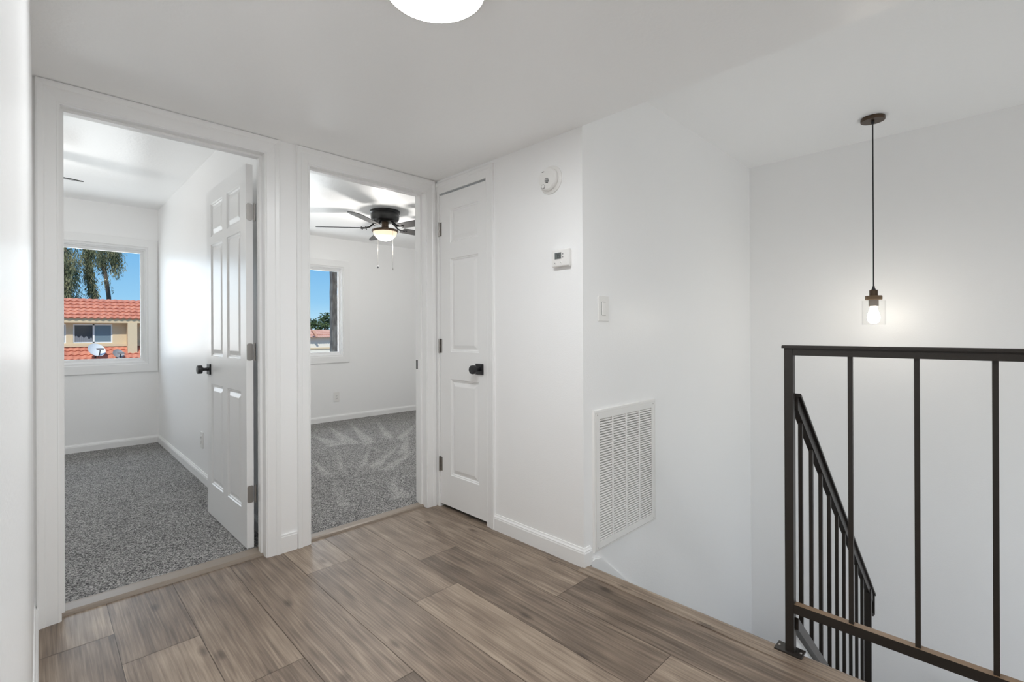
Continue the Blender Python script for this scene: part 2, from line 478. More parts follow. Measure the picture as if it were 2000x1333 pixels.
# plank floor: one mesh, a face per plank with its own tone and grain offset
cols = [-3.32, -3.09, -2.86, -2.62, -2.39, -2.16, -1.928, -1.695, -1.463, -1.230, -0.992, -0.760, -0.530, -0.297, -0.055]
joints = {13: ([-1.255], [.58, .34, .5]), 12: ([-.573, -1.775], [.52, .40, .62, .4]), 11: ([-.870], [.50, .68, .5]),
          10: ([-.316], [.66, .47, .5]), 9: ([.02, -1.212], [.46, .48, .34, .5]), 8: ([-.887], [.52, .36, .5]), 7: ([-.488], [.50, .64, .45]), 6: ([-.252], [.60, .48, .55])}
vs, fs, tones, seeds = [], [], [], []
def plank(x0, x1, y0, y1, tone):
    g = 0.0010
    o = len(vs)
    vs.extend([(x0+g, y0+g, 0), (x1-g, y0+g, 0), (x1-g, y1-g, 0), (x0+g, y1-g, 0)])
    fs.append((o, o+1, o+2, o+3)); tones.append(tone); seeds.append(random.random())
for i in range(len(cols)-1):
    js, tn = joints.get(i, ([-.3-random.random()*.9], [random.uniform(.35, .65) for _ in range(4)]))
    ys = [.034]+list(js)
    while ys[-1] > -4.4: ys.append(max(-4.4, ys[-1]-1.22))
    for k in range(len(ys)-1):
        plank(cols[i], cols[i+1], ys[k+1], ys[k], tn[k] if k < len(tn) else random.uniform(.35, .65))
plank(-.055, .10, -LB-.0, 0.0, .46)
me = bpy.data.meshes.new('floor')
base = len(vs)
for q in [(-3.3, .10)]:
    vs.extend([(q[0], -4.4, -.0012), (.02, -4.4, -.0012), (.02, .034, -.0012), (q[0], .034, -.0012),
               (q[0], -4.4, -.25), (.02, -4.4, -.25), (.02, .034, -.25), (q[0], .034, -.25)])
    for f in [(0, 1, 2, 3), (7, 6, 5, 4), (0, 4, 5, 1), (1, 5, 6, 2), (2, 6, 7, 3), (3, 7, 4, 0)]:
        fs.append(tuple(base+j for j in f)); tones.append(-.5); seeds.append(0)
me.from_pydata(vs, [], fs)
for nm, data in (('tone', tones), ('seed', seeds)):
    a = me.attributes.new(nm, 'FLOAT', 'FACE'); a.data.foreach_set('value', data)
me.materials.append(M['plank'])
fl = bpy.data.objects.new('floor', me); COL.objects.link(fl)
struct(fl, 'grey-brown wood-look plank floor of the hall', 'floor')

def attr_box(name, mbx, mat, tone, seed, **kw):
    o = mbx.build(name, mat, **kw)
    for nm, v in (('tone', tone), ('seed', seed)):
        a = o.data.attributes.new(nm, 'FLOAT', 'FACE'); a.data.foreach_set('value', [v]*len(o.data.polygons))
    return o
# stair nosing along the landing edge
prof = [(-.055, -.02), (-.055, .003), (.018, .003), (.028, .001), (.033, -.006), (.033, -.030), (.020, -.034), (.015, -.02)]
nos = attr_box('trim_1', MB().prism(prof, 'y', -4.4, -LB), M['plank'], .60, .37)
struct(nos, 'lighter brown stair nosing strip along the landing edge', 'stair nosing')
struct(MB().box(.0201, .10, -LB, 0, -.25, -.001).build('floor', M['plank']), 'plank floor inside the closet doorway', 'floor')
struct(MB().box(.10, XD, -LB+.1, 0, -.25, 0).build('floor', M['dark']), 'dark closet floor', 'floor')

# carpets
def carpet(x0, x1, y0, y1, step, strokes, label):
    nx, ny = int((x1-x0)/step), int((y1-y0)/step)
    vs = []; nap = []
    def inside(p, t):
        def sg(a, b): return (b[0]-a[0])*(p[1]-a[1])-(b[1]-a[1])*(p[0]-a[0])
        # signed distance to a triangle, soft edge
        A, B, C = t
        if (B[0]-A[0])*(C[1]-A[1])-(B[1]-A[1])*(C[0]-A[0]) < 0: B, C = C, B
        d = min(sg(a, b)/math.hypot(b[0]-a[0], b[1]-a[1]) for a, b in ((A, B), (B, C), (C, A)))
        return max(0.0, min(1.0, d/.03+.5))
    for j in range(ny+1):
        for i in range(nx+1):
            x, y = x0+(x1-x0)*i/nx, y0+(y1-y0)*j/ny
            vs.append((x, y, .014+.0015*math.sin(x*31+y*17)*math.sin(y*23-x*9)))
            nap.append(max([inside((x, y), t) for t in strokes]) if strokes else 0.0)
    fs = [(j*(nx+1)+i, j*(nx+1)+i+1, (j+1)*(nx+1)+i+1, (j+1)*(nx+1)+i) for j in range(ny) for i in range(nx)]
    # skirt down to the slab
    me = bpy.data.meshes.new('floor')
    o = len(vs)
    b = [(x0, y0), (x1, y0), (x1, y1), (x0, y1)]
    vs += [(p[0], p[1], .010) for p in b]+[(p[0], p[1], -.25) for p in b]
    nap += [0]*8
    fs += [(o, o+1, o+5, o+4), (o+1, o+2, o+6, o+5), (o+2, o+3, o+7, o+6), (o+3, o, o+4, o+7), (o+7, o+6, o+5, o+4), (o, o+1, o+2, o+3)]
    me.from_pydata(vs, [], fs)
    a = me.attributes.new('nap', 'FLOAT', 'POINT'); a.data.foreach_set('value', nap)
    me.materials.append(M['carpet'])
    ob = bpy.data.objects.new('floor', me); COL.objects.link(ob)
    return struct(ob, label, 'carpet')
strokes = [((.60, 2.99), (.46, 1.91), (.30, 2.0)), ((.90, 3.05), (.60, 1.88), (.44, 1.82)), ((1.20, 2.9), (.85, 1.95), (.73, 1.92)),
           ((1.47, 2.44), (.80, 1.68), (.87, 1.9)), ((.27, 2.68), (.34, 2.03), (.16, 1.99)), ((.17, 1.88), (-.16, .95), (-.11, 1.19)),
           ((.44, 1.71), (.14, 1.21), (-.05, 1.02)), ((.64, 1.52), (.12, .98), (.05, 1.06)), ((.73, 1.32), (.20, .89), (.08, .93)),
           ((.47, .90), (.20, .83), (.10, .78)), ((.26, .59), (.06, .65), (.05, .69)), ((.02, .66), (-.18, .25), (-.04, .23)),
           ((-.16, 1.62), (-.21, 1.09), (-.28, 1.14)), ((1.0, 1.9), (.5, 1.3), (.58, 1.24)), ((-.3, .9), (-.5, .4), (-.44, .36))]
carpet(-3.9, XP, .122, YB1, .12, [], 'speckled grey carpet of left bedroom')
carpet(XP+.11, 2.6, .083, YB2, .03, strokes, 'speckled grey carpet with vacuum tracks in right bedroom')
# threshold strips between planks and carpet
def threshold(x0, x1, y0, y1, label):
    w = y1-y0
    prof = [(y0, 0), (y0+.004, .009), (y0+.018, .013), (y1-.012, .015), (y1, .016), (y1, -.02), (y0, -.02)]
    o = MB().prism(prof, 'x', x0, x1).build('threshold_strip', M['threshold'])
    return tag(o, label, 'threshold', 'doorway threshold strips')
threshold(A0, A1, .034, .122, 'grey-brown threshold strip below left doorway with open door')
threshold(B0, B1, .026, .083, 'grey-brown threshold strip below doorway of the fan room')

# ------------------------------------------------------------------ casings and jambs
CAS = [(0, 0), (0, .007), (.005, .009), (.006, .0075), (.040, .011), (.045, .0145), (.060, .0165), (.066, .014), (.066, 0)]
def map_a(u, h, z): return (u, -h, z)
def map_b(u, h, z): return (-h, u, z)
def jamb(mb, u0, u1, zt, depth0, depth1, mp, stop=None):
    t = .018
    mb_pts = [((u0-t, u0), (0, zt+t)), ((u1, u1+t), (0, zt+t)), ((u0, u1), (zt, zt+t))]
    for (a, b), (z0, z1) in mb_pts:
        c0, c1 = mp(a, -depth0, z0), mp(b, -depth1, z1)
        mb.box(min(c0[0], c1[0]), max(c0[0], c1[0]), min(c0[1], c1[1]), max(c0[1], c1[1]), z0, z1)
    if stop:
        s0, s1 = stop; k = .011
        for (a, b), (z0, z1) in [((u0, u0+k), (0, zt)), ((u1-k, u1), (0, zt)), ((u0+k, u1-k), (zt-k, zt))]:
            c0, c1 = mp(a, -s0, z0), mp(b, -s1, z1)
            mb.box(min(c0[0], c1[0]), max(c0[0], c1[0]), min(c0[1], c1[1]), max(c0[1], c1[1]), z0, z1)
def doorway(name, u0, u1, zt, mp, depth, stop, label, wh, ws=1.0):
    loc = mp((u0+u1)/2, 0, 0)
    t = thing(name, loc, label, 'door frame', kind='structure')
    MB().sweep(CAS, u0-.005, u1+.005, 0, zt+.005, mp, ws=ws, wh=wh).build('casing', M['trim'], t)
    j = MB(); jamb(j, u0, u1, zt, -.004, depth, mp, stop)
    jo = j.build('jamb', M['trim'], t)
    return t, jo
td, _ = doorway('trim_2', A0, A1, ATOP, map_a, .118, (.045, .078), 'white casing around the left bedroom doorway', 1.16)
tb, jb = doorway('trim_3', B0, B1, BTOP, map_a, .118, (.045, .078), 'white casing around the right bedroom doorway', 1.25)
tc_, _ = doorway('trim_4', C0, C1, CTOP, map_b, .10, None, 'white casing around the narrow closet door', 1.0)
# black strike plate on right jamb of the fan room doorway
sp = MB().box(B1-.0022, B1, .084, .110, .895, .955).box(B1-.0026, B1-.0020, .090, .104, .912, .938)
sp.build('strike_plate', M['black'], tb)
# filler strip on the wall end between both casings plus the stub of baseboard
struct(MB().box(-1.0, -.918, -.012, 0, 0, .082).box(-1.0, -.918, -.009, 0, .082, .092).build('baseboard_back', M['trim']), 'stub of baseboard between the two bedroom doorways', 'baseboard')

BASE = [(0, 0), (.013, 0), (.013, .066), (.011, .072), (.011, .076), (.006, .083), (.004, .090), (0, .090)]
def base_run(mb, p0, p1, nrm, m0=0, m1=0):
    # p0->p1 along the wall, profile thickness along nrm; m0/m1 mitre the ends (+1 lengthens with thickness)
    p0, p1, nv = Vector((*p0, 0)), Vector((*p1, 0)), Vector((*nrm, 0))
    d = (p1-p0).normalized(); n = len(BASE); vs = []
    for p, mm, sg in ((p0, m0, -1), (p1, m1, 1)):
        for h, z in BASE: vs.append(p+nv*h+d*(sg*mm*h)+Vector((0, 0, z)))
    mb.add(vs, [list(range(n)), list(range(n, 2*n))[::-1]]+[(i, (i+1) % n, n+(i+1) % n, n+i) for i in range(n)])
mb = MB(); base_run(mb, (0, C0-.071), (0, -LB), (-1, 0), 0, 1); base_run(mb, (0, -LB), (.050, -LB), (0, -1), 1, 0)
struct(mb.build('baseboard_closet', M['trim']), 'white baseboard wrapping the wall corner by the stairs', 'baseboard')
mb = MB(); base_run(mb, (XL, 0), (XL, -2.2), (1, 0)); o = struct(mb.build('baseboard_left', M['trim']), 'white baseboard along hall left wall', 'baseboard')
mb = MB(); base_run(mb, (-3.9, YB1), (XP, YB1), (0, -1)); base_run(mb, (XP, YB1), (XP, .115), (-1, 0))
struct(mb.build('baseboard_bedroom', M['trim']), 'white baseboard around the left bedroom carpet', 'baseboard')
mb = MB(); base_run(mb, (XP+.11, YB2), (2.6, YB2), (0, -1)); base_run(mb, (2.6, YB2), (2.6, .115), (-1, 0)); base_run(mb, (XP+.11, .115), (XP+.11, YB2), (1, 0))
struct(mb.build('baseboard_bedroom', M['trim']), 'white baseboard below the right bedroom window', 'baseboard')

# ------------------------------------------------------------------ doors
def door_leaf(w, h, t, panels):
    """local: width along +y from 0, thickness x from -t to 0, both faces panelled"""
    mb = MB()
    ys = sorted({0, w, *[p[0] for p in panels], *[p[1] for p in panels]})
    zs = sorted({0, h, *[p[2] for p in panels], *[p[3] for p in panels]})
    for x, sgn in ((-t, 1), (0, -1)):
        for i in range(len(ys)-1):
            for j in range(len(zs)-1):
                yc, zc = (ys[i]+ys[i+1])/2, (zs[j]+zs[j+1])/2
                if any(p[0] < yc < p[1] and p[2] < zc < p[3] for p in panels): continue
                mb.add([(x, ys[i], zs[j]), (x, ys[i+1], zs[j]), (x, ys[i+1], zs[j+1]), (x, ys[i], zs[j+1])], [(0, 1, 2, 3)])
        for p in panels:
            rings = [(0, 0), (.004, .005), (.009, .0055), (.014, .010), (.019, .010), (.040, .0025), (.043, .002)]
            vs = []
            for ins, dep in rings:
                xx = x+sgn*dep
                vs += [(xx, p[0]+ins, p[2]+ins), (xx, p[1]-ins, p[2]+ins), (xx, p[1]-ins, p[3]-ins), (xx, p[0]+ins, p[3]-ins)]
            fs = [(4*r+k, 4*r+(k+1) % 4, 4*r+4+(k+1) % 4, 4*r+4+k) for r in range(len(rings)-1) for k in range(4)]
            fs.append(tuple(4*(len(rings)-1)+k for k in range(4)))
            mb.add(vs, fs)
    mb.add([(-t, 0, 0), (0, 0, 0), (0, 0, h), (-t, 0, h)], [(0, 1, 2, 3)])
    mb.add([(-t, w, 0), (0, w, 0), (0, w, h), (-t, w, h)], [(3, 2, 1, 0)])
    mb.add([(-t, 0, 0), (0, 0, 0), (0, w, 0), (-t, w, 0)], [(3, 2, 1, 0)])
    mb.add([(-t, 0, h), (0, 0, h), (0, w, h), (-t, w, h)], [(0, 1, 2, 3)])
    return mb
def knob_parts(parent, x, y, z, sgn):
    """square rose and round knob projecting along sgn*x (local coordinates)"""
    k = MB().lathe([(0, 0), (.011, 0), (.0105, .006), (.0095, .022), (.012, .030), (.024, .034), (.0265, .038), (.0265, .055), (.024, .060), (0, .061)], (0, 0, 0), 'x', 32)
    k.v = [(x+sgn*(a+.008), y+b, z+c) for a, b, c in k.v]
    ko = k.build('knob', M['black'], parent, smooth=True, local=True)
    a, b = sorted((x, x+sgn*.009))
    MB().box(a, b, y-.0325, y+.0325, z-.0325, z+.0325).build('rose', M['black'], ko, bevel=.0015, local=True)
    return ko
def rounded(w, h, r, n=5):
    pts = []
    for cx, cy, a0 in ((w/2-r, h/2-r, 0), (-w/2+r, h/2-r, 90), (-w/2+r, -h/2+r, 180), (w/2-r, -h/2+r, 270)):
        for i in range(n+1):
            a = math.radians(a0+90*i/n); pts.append((cx+r*math.cos(a), cy+r*math.sin(a)))
    return pts
# open six-panel door
d1 = thing('door_1', (-1.086, .136, .016), 'open white six-panel door swung into the left bedroom', 'door', kind='structure', rotz=math.radians(1.0))
pn = []
for s0, s1 in ((.090, .330), (.415, .655)):
    pn += [(s0, s1, .195, .812), (s0, s1, .982, 1.668), (s0, s1, 1.716, 1.918)]
door_leaf(.745, 2.006, .034, pn).build('door_leaf', M['door'], d1, local=True)
for zc in (1.757, 1.024, .281):
    h = MB().prism([(a-.0165, b+zc) for a, b in rounded(.030, .089, .010)], 'y', -.0022, -.0002)
    for dx, dz in ((-.004, .028), (.002, 0), (-.004, -.028)):
        h.lathe([(0, -.0032), (.0028, -.0030), (.0030, -.0020)], (-.0165+dx, 0, zc+dz), 'y', 12)
    ho = h.build('hinge', M['nickel'], d1, local=True)
    MB().lathe([(0, -.046), (.0055, -.046), (.0055, -.016), (.005, -.0155), (.0055, -.015), (.0055, .015), (.005, .0155), (.0055, .016), (.0055, .046), (0, .046)], (.006, -.006, zc), 'z', 16).build('hinge_pin', M['nickel'], ho, smooth=True, local=True)
knob_parts(d1, -.034, .690, .900, -1)
knob_parts(d1, 0, .690, .900, 1)
MB().box(-.028, -.006, .745, .7465, .872, .928).build('latch_plate', M['black'], d1, local=True)
# narrow closet door
d2 = thing('door_2', (.034, -.488, .022), 'closed narrow white three-panel closet door', 'door', kind='structure')
door_leaf(.449, 2.009, .034, [(.070, .342, .200, .815), (.070, .342, .992, 1.588), (.070, .342, 1.690, 1.902)]).build('door_leaf', M['door'], d2, local=True)
for zc in (1.790, 1.028, .258):
    h = MB().lathe([(0, -.046), (.006, -.046), (.006, -.016), (.0052, -.0155), (.006, -.015), (.006, .015), (.0052, .0155), (.006, .016), (.006, .046), (0, .046)], (-.041, .4515, zc), 'z', 16)
    h.box(-.0355, -.0340, .430, .4515, zc-.045, zc+.045)
    h.build('hinge', M['nickel'], d2, smooth=True, local=True)
knob_parts(d2, -.034, .058, .895, -1)
MB().box(-.034, -.002, -.0012, .0002, .868, .924).build('latch_plate', M['black'], d2, local=True)

# ------------------------------------------------------------------ windows
def window(name, o, yw, label, mull, fx):
    x0, x1, z0, z1 = o
    t = thing(name, ((x0+x1)/2, yw, z0), label, 'window', kind='structure')
    mp = lambda u, h, z: (u, yw-h, z)
    MB().sweep([(0, 0), (0, .012), (.003, .014), (.079, .014), (.083, .011), (.083, 0)], x0, x1, z0, z1, mp, True).build('casing', M['trim'], t)
    f = MB().sweep([(0, .002), (-.020, .002), (-.020, -.020), (-.032, -.022), (-.032, -.10), (0, -.10)], x0, x1, z0, z1, mp, True, ws=fx)
    fo = f.build('window_frame', M['vinyl_frame'], t)
    a = .032
    s = MB().sweep([(0, -.042), (-.022, -.042), (-.028, -.048), (-.028, -.075), (0, -.075)], x0+a*fx, x1-a*fx, z0+a, z1-a, mp, True, ws=fx)
    s.box(mull-.025, mull+.025, yw+.045, yw+.078, z0+a, z1-a)
    s.build('sash', M['vinyl_frame'], fo)
    MB().box(x0+a+.02, x1-a-.02, yw+.058, yw+.062, z0+a+.02, z1-a-.02).build('pane', M['glass'], fo)
    return t
window('window_1', W1, YB1, 'white-framed left bedroom window facing the tile-roofed building', -1.9, .92)
window('window_2', W2, YB2, 'white-framed right bedroom window beside a wooden post', .15, .66)

# ------------------------------------------------------------------ stairs
mb = MB()
pts = [(.02, -.034)]
run, rise = .235, .2
for k_ in range(1, 7):
    pts += [(.02+run*(k_-1), -rise*k_), (.02+run*k_, -rise*k_)]
pts += [(.02+run*6, -1.4), (XD, -1.4), (XD, ZLOW), (.02, ZLOW)]
mb.prism(pts, 'y', -2.06, -LB)
for k_ in range(1, 7):
    z = -1.4-.2*k_
    mb.box(1.43, XD, -2.06-.25*k_, -2.06-.25*(k_-1), ZLOW, z)
struct(mb.build('staircase', M['stair_carpet']), 'carpeted stairs going down beyond the landing edge', 'stairs')
# white skirt boards: along the grille wall, with a short level piece at the top, and below the stair railing
sl = -rise/run
sk = [(.045, -.03), (.045, .014), (.075, .018), (.130, .006), (.130+1.35, .006+1.35*sl), (1.48, 1.35*sl-.25), (.06, -.25)]
struct(MB().prism(sk, 'y', -LB-.014, -LB).build('trim_5', M['trim']), 'white stair skirt end below the air return grille', 'skirt board')
sk = [(.034, -.30), (.034, .055), (.07, .035), (1.43, .035+1.36*sl), (1.43, -.30+1.36*sl)]
struct(MB().prism(sk, 'y', -2.066, -2.050).build('trim_6', M['trim']), 'white stair stringer below the sloped railing', 'stringer')

# ------------------------------------------------------------------ railings
gr = thing('guard_railing', (.02, -2.063, 0), 'dark iron guard railing standing level on the landing edge', 'railing')
px0, px1, py0, py1 = .006, .034, -2.077, -2.049
YEND = -3.42
MB().box(px0, px1, py0, py1, .006, 1.077).build('post', M['iron'], gr, bevel=.0015)
MB().box(px0, px1, YEND-.028, YEND, .006, 1.077).build('post', M['iron'], gr, bevel=.0015)
MB().box(px0, px1, YEND, py0, 1.052, 1.077).build('top_rail', M['iron'], gr)
cap = [(px0-.006, 1.077), (px0-.006, 1.083), (px0-.002, 1.087), (px1+.002, 1.087), (px1+.006, 1.083), (px1+.006, 1.077)]
MB().prism(cap, 'y', YEND-.034, py1+.006).build('rail_cap', M['iron'], gr)
MB().box(px0, px1, YEND, py0, .147, .179, 0, top=1).build('bottom_rail', [M['iron'], M['iron_tan']], gr)
for i in range(8):
    y = -2.240-.1655*i
    if y < YEND+.05: break
    MB().box(.014, .026, y-.0065, y+.0065, .179, 1.052).build('baluster', M['iron'], gr)
for yc in (-2.060, YEND-.014):
    bp_ = MB().box(-.008, .048, yc-.043, yc+.043, .003, .009).build('base_plate', M['iron'], gr, bevel=.001)
    for dy in (-.033, .033):
        MB().lathe([(0, .0125), (.003, .012), (.0048, .0095), (.0048, .009)], (.021, yc+dy, 0), 'z', 12).build('screw', M['nickel'], bp_, smooth=True)

sr = thing('stair_railing', (.03, -2.075, -.1), 'dark iron sloped railing descending beside the stairs', 'railing')
ys0, ys1 = -2.089, -2.061
x0, z0, x1, z1 = .036, .916, 1.470, -.335
s_ = (z1-z0)/(x1-x0)
def slope(xa, xb, top, bot, ya, yb, name, mat=M['iron'], **kw):
    za, zb = z0+s_*(xa-x0), z0+s_*(xb-x0)
    return MB().prism([(xa, za+top), (xb, zb+top), (xb, zb+bot), (xa, za+bot)], 'y', ya, yb).build(name, mat, sr, **kw)
slope(x0, x1, 0, -.012, ys0-.006, ys1+.006, 'rail_cap')
slope(x0, x1-.02, -.012, -.058, ys0+.004, ys1-.004, 'handrail')
slope(.022, 1.36, -.800, -.842, ys0+.002, ys1-.002, 'bottom_rail')
for i, xb in enumerate([.104, .243, .381, .518, .655, .792, .929, 1.066, 1.203]):
    zt = z0+s_*(xb-x0)-.05; zb_ = z0+s_*(xb-x0)-.815
    MB().box(xb-.0065, xb+.0065, -2.0815, -2.0685, zb_, zt).build('baluster', M['iron'], sr)
MB().box(1.348, 1.378, -2.090, -2.060, -1.40, z0+s_*(1.363-x0)-.03).build('post', M['iron'], sr)
MB().box(1.458, 1.472, -2.090, -2.060, z1-.115, z1-.004).lathe([(0, -.012), (.010, -.009), (.0125, 0), (.010, .009), (0, .012)], (1.465, -2.0765, z1-.115), 'z', 14).build('rail_return', M['iron'], sr)

# ------------------------------------------------------------------ pendant lamp
PX, PY = 1.82, -2.04
pl = thing('pendant_lamp', (PX, PY, HS), 'lit pendant lamp with clear glass shade hanging over the stairs', 'lamp')
c = (PX, PY, 0)
MB().lathe([(0, HS), (.060, HS), (.062, HS-.004), (.062, HS-.020), (.060, HS-.023), (0, HS-.023)], c, 'z', 40).build('canopy', M['bronze'], pl, smooth=True)
MB().lathe([(0, HS-.023), (.009, HS-.023), (.009, HS-.036), (.006, HS-.042), (0, HS-.042)], c, 'z', 16).build('cord_grip', M['black'], pl, smooth=True)
MB().tube([(PX-.004, PY, HS-.04), (PX-.003, PY, 2.1), (PX+.001, PY, 1.75), (PX, PY, 1.405)], .0036, 8).build('cord', M['black'], pl, smooth=True)
MB().lathe([(0, 1.413), (.006, 1.412), (.007, 1.400), (.011, 1.392), (.011, 1.388), (0, 1.388)], c, 'z', 20).build('strain_relief', M['black'], pl, smooth=True)
MB().lathe([(0, 1.388), (.021, 1.388), (.022, 1.385), (.022, 1.353), (0, 1.353)], c, 'z', 28).build('wood_cap', M['bronze'], pl, smooth=True)
MB().lathe([(0, 1.353), (.041, 1.353), (.043, 1.350), (.043, 1.331), (.041, 1.328), (0, 1.328)], c, 'z', 36).build('wood_ring', M['wood_cap'], pl, smooth=True)
MB().lathe([(0, 1.328), (.025, 1.328), (.025, 1.288), (.022, 1.286), (0, 1.286)], c, 'z', 28).build('socket', M['socket'], pl, smooth=True)
MB().lathe([(.026, 1.325), (.058, 1.325), (.0595, 1.322), (.0595, 1.176), (.058, 1.174), (.0568, 1.176), (.0568, 1.320), (.026, 1.3225)], c, 'z', 48).build('glass_shade', M['shade_glass'], pl, smooth=True)
MB().lathe([(0, 1.180), (.012, 1.182), (.024, 1.190), (.031, 1.205), (.032, 1.220), (.027, 1.245), (.019, 1.270), (.015, 1.286), (0, 1.286)], c, 'z', 28).build('bulb', M['bulb'], pl, smooth=True)

# ------------------------------------------------------------------ hall ceiling lamp
def disc_lamp(x, y, label):
    t = thing('ceiling_light', (x, y, HC), label, 'lamp')
    c = (x, y, HC)
    MB().lathe([(.100, 0), (.147, 0), (.150, -.004), (.150, -.024), (.147, -.028), (.1405, -.0285), (.1395, -.026), (.1395, -.010)], c, 'z', 64).build('rim', M['plastic'], t, smooth=True)
    MB().lathe([(.1395, -.0255), (.12, -.0285), (.08, -.031), (.04, -.0325), (0, -.033)], c, 'z', 64).build('diffuser', M['hall_lamp'], t, smooth=True)
    return t
disc_lamp(-1.085, -1.475, 'lit round flush ceiling light at top edge of photo')

disc_lamp(-0.95, -3.45, 'unseen round ceiling light added behind the viewer to brighten the hall')  # added lamp out of view, brightens the hall from behind the camera

# ------------------------------------------------------------------ ceiling fans
def make_fan(x, y, z, label, pitch):
    t = thing('ceiling_fan', (x, y, z), label, 'fan', 'black bedroom ceiling fans')
    L = dict(local=True)
    MB().lathe([(0, 0), (.146, 0), (.148, -.006), (.148, -.020), (.140, -.024), (.136, -.030), (.140, -.044), (.138, -.075), (.128, -.094), (.105, -.104), (.05, -.108), (0, -.108)], (0, 0, 0), 'z', 48).build('motor_housing', M['fan_black'], t, smooth=True, **L)
    MB().lathe([(0, -.108), (.034, -.108), (.034, -.165), (.045, -.175), (0, -.175)], (0, 0, 0), 'z', 24).build('neck', M['bronze'], t, smooth=True, **L)
    MB().lathe([(0, -.174), (.05, -.174), (.105, -.180), (.129, -.188), (.132, -.196), (.128, -.206), (.118, -.208), (.116, -.200), (0, -.196)], (0, 0, 0), 'z', 48).build('light_ring', M['bronze'], t, smooth=True, **L)
    MB().lathe([(.117, -.200), (.116, -.214), (.106, -.240), (.088, -.262), (.062, -.281), (.032, -.292), (0, -.295)], (0, 0, 0), 'z', 48).build('glass_bowl', M['bowl'], t, smooth=True, **L)
    proto = None
    n = 5
    for k_ in range(n):
        a = math.radians(72*k_)
        if proto is None:
            out = []
            for i in range(13):                       # blade outline: narrow root, rounded tip
                r = .19+.47*i/12
                w = .052+.018*min(1, i/8)
                if i >= 10: w *= math.sqrt(max(0.0, 1-((i-9.6)/2.7)**2))*.95+.05
                out.append((r, w))
            th = math.radians(pitch); vs = []
            poly = [(r, w) for r, w in out]+[(r, -w) for r, w in out[::-1]]
            for dz in (.003, -.003):
                for r, w in poly: vs.append((r, w*math.cos(th), -.166+w*math.sin(th)+dz))
            m_ = len(poly)
            b = MB().add(vs, [list(range(m_)), list(range(m_, 2*m_))[::-1]]+[(i, (i+1) % m_, m_+(i+1) % m_, m_+i) for i in range(m_)])
            bo = b.build('blade', M['fan_blade'], t, **L)
            i_ = MB().tube([(.085, 0, -.108), (.115, .004, -.128), (.15, .006, -.158), (.19, .004, -.168), (.235, 0, -.171)], [.011, .009, .008, .009, .010], 8)
            i_.tube([(.185, -.03, -.176), (.185, .03, -.165)], .006, 6).tube([(.225, -.028, -.176), (.225, .028, -.165)], .006, 6)
            i_.build('blade_iron', M['fan_black'], bo, smooth=True, **L)
            proto = bo
        else:
            bo = copy_tree(proto, t)
            bo.rotation_euler = (0, 0, a)
    for (dx, dy, zb, mt) in ((-.085, .088, -.590, M['nickel']), (.085, -.088, -.548, M['black'])):
        ch = MB().tube([(dx, dy, -.196), (dx, dy, zb+.02)], .0012, 6)
        for q in range(26): ch.lathe([(0, .0022), (.0022, 0), (0, -.0022)], (dx, dy, -.21-(abs(zb)-.235)*q/26), 'z', 6)
        co = ch.build('pull_chain', M['nickel'], t, **L)
        MB().lathe([(0, zb+.026), (.003, zb+.022), (.0085, zb+.006), (.009, zb), (.005, zb-.007), (0, zb-.008)] if mt is M['black'] else [(0, zb+.022), (.003, zb+.02), (.005, zb), (.0045, zb-.006), (0, zb-.006)], (dx, dy, 0), 'z', 14).build('pull_knob', mt, co, smooth=True, **L)
    return t
f1 = make_fan(.59, 1.656, H2, 'black five-blade ceiling fan with lit bowl seen through right doorway', -11)
f1.rotation_euler = (0, 0, math.radians(142))
lamp('fan_lamp', 'POINT', (.59, 1.656, H2-.36), P_FAN, (1.0, .965, .92), .05)
f2 = make_fan(-2.312, 1.936, H1, 'black ceiling fan of left bedroom with only one blade tip showing', 11)
f2.rotation_euler = (0, 0, math.radians(12))
lamp('fan_lamp', 'POINT', (-2.312, 1.936, H1-.36), P_FAN*.7, (1.0, .97, .93), .05)

# ------------------------------------------------------------------ wall devices
sd = thing('smoke_detector', (0, -.987, 1.917), 'round white smoke detector high on the closet wall', 'smoke detector')
c = (0, -.987, 1.917)
MB().lathe([(0, 0), (.072, 0), (.072, -.006), (.066, -.011), (.058, -.012), (0, -.012)], c, 'x', 56).build('base', M['plastic'], sd, smooth=True)
MB().lathe([(.0555, -.012), (.0555, -.016), (.058, -.017), (.058, -.028), (.053, -.035), (.040, -.038), (0, -.040)], c, 'x', 56).build('cover', M['plastic'], sd, smooth=True)
h = MB()
for a in range(-2, 3):
    for b in range(-2, 3):
        if abs(a)+abs(b) > 3: continue
        h.box(-.0405, -.0385, -.987-.004+a*.0055-.0017, -.987-.004+a*.0055+.0017, 1.907+b*.0055+a*.001-.0017, 1.907+b*.0055+a*.001+.0017)
h.build('sounder_holes', M['dark'], sd)
MB().lathe([(0, -.041), (.0085, -.0405), (.0095, -.037)], (0, -.966, 1.880), 'x', 20).build('test_button', M['plastic'], sd, smooth=True)
MB().lathe([(.0095, -.0385), (.0112, -.0392), (.0112, -.0365)], (0, -.966, 1.880), 'x', 20).build('button_ring', M['grey_mark'], sd)
MB().box(-.0385, -.0360, -.972, -.958, 1.953, 1.957).build('indicator', M['grey_mark'], sd)

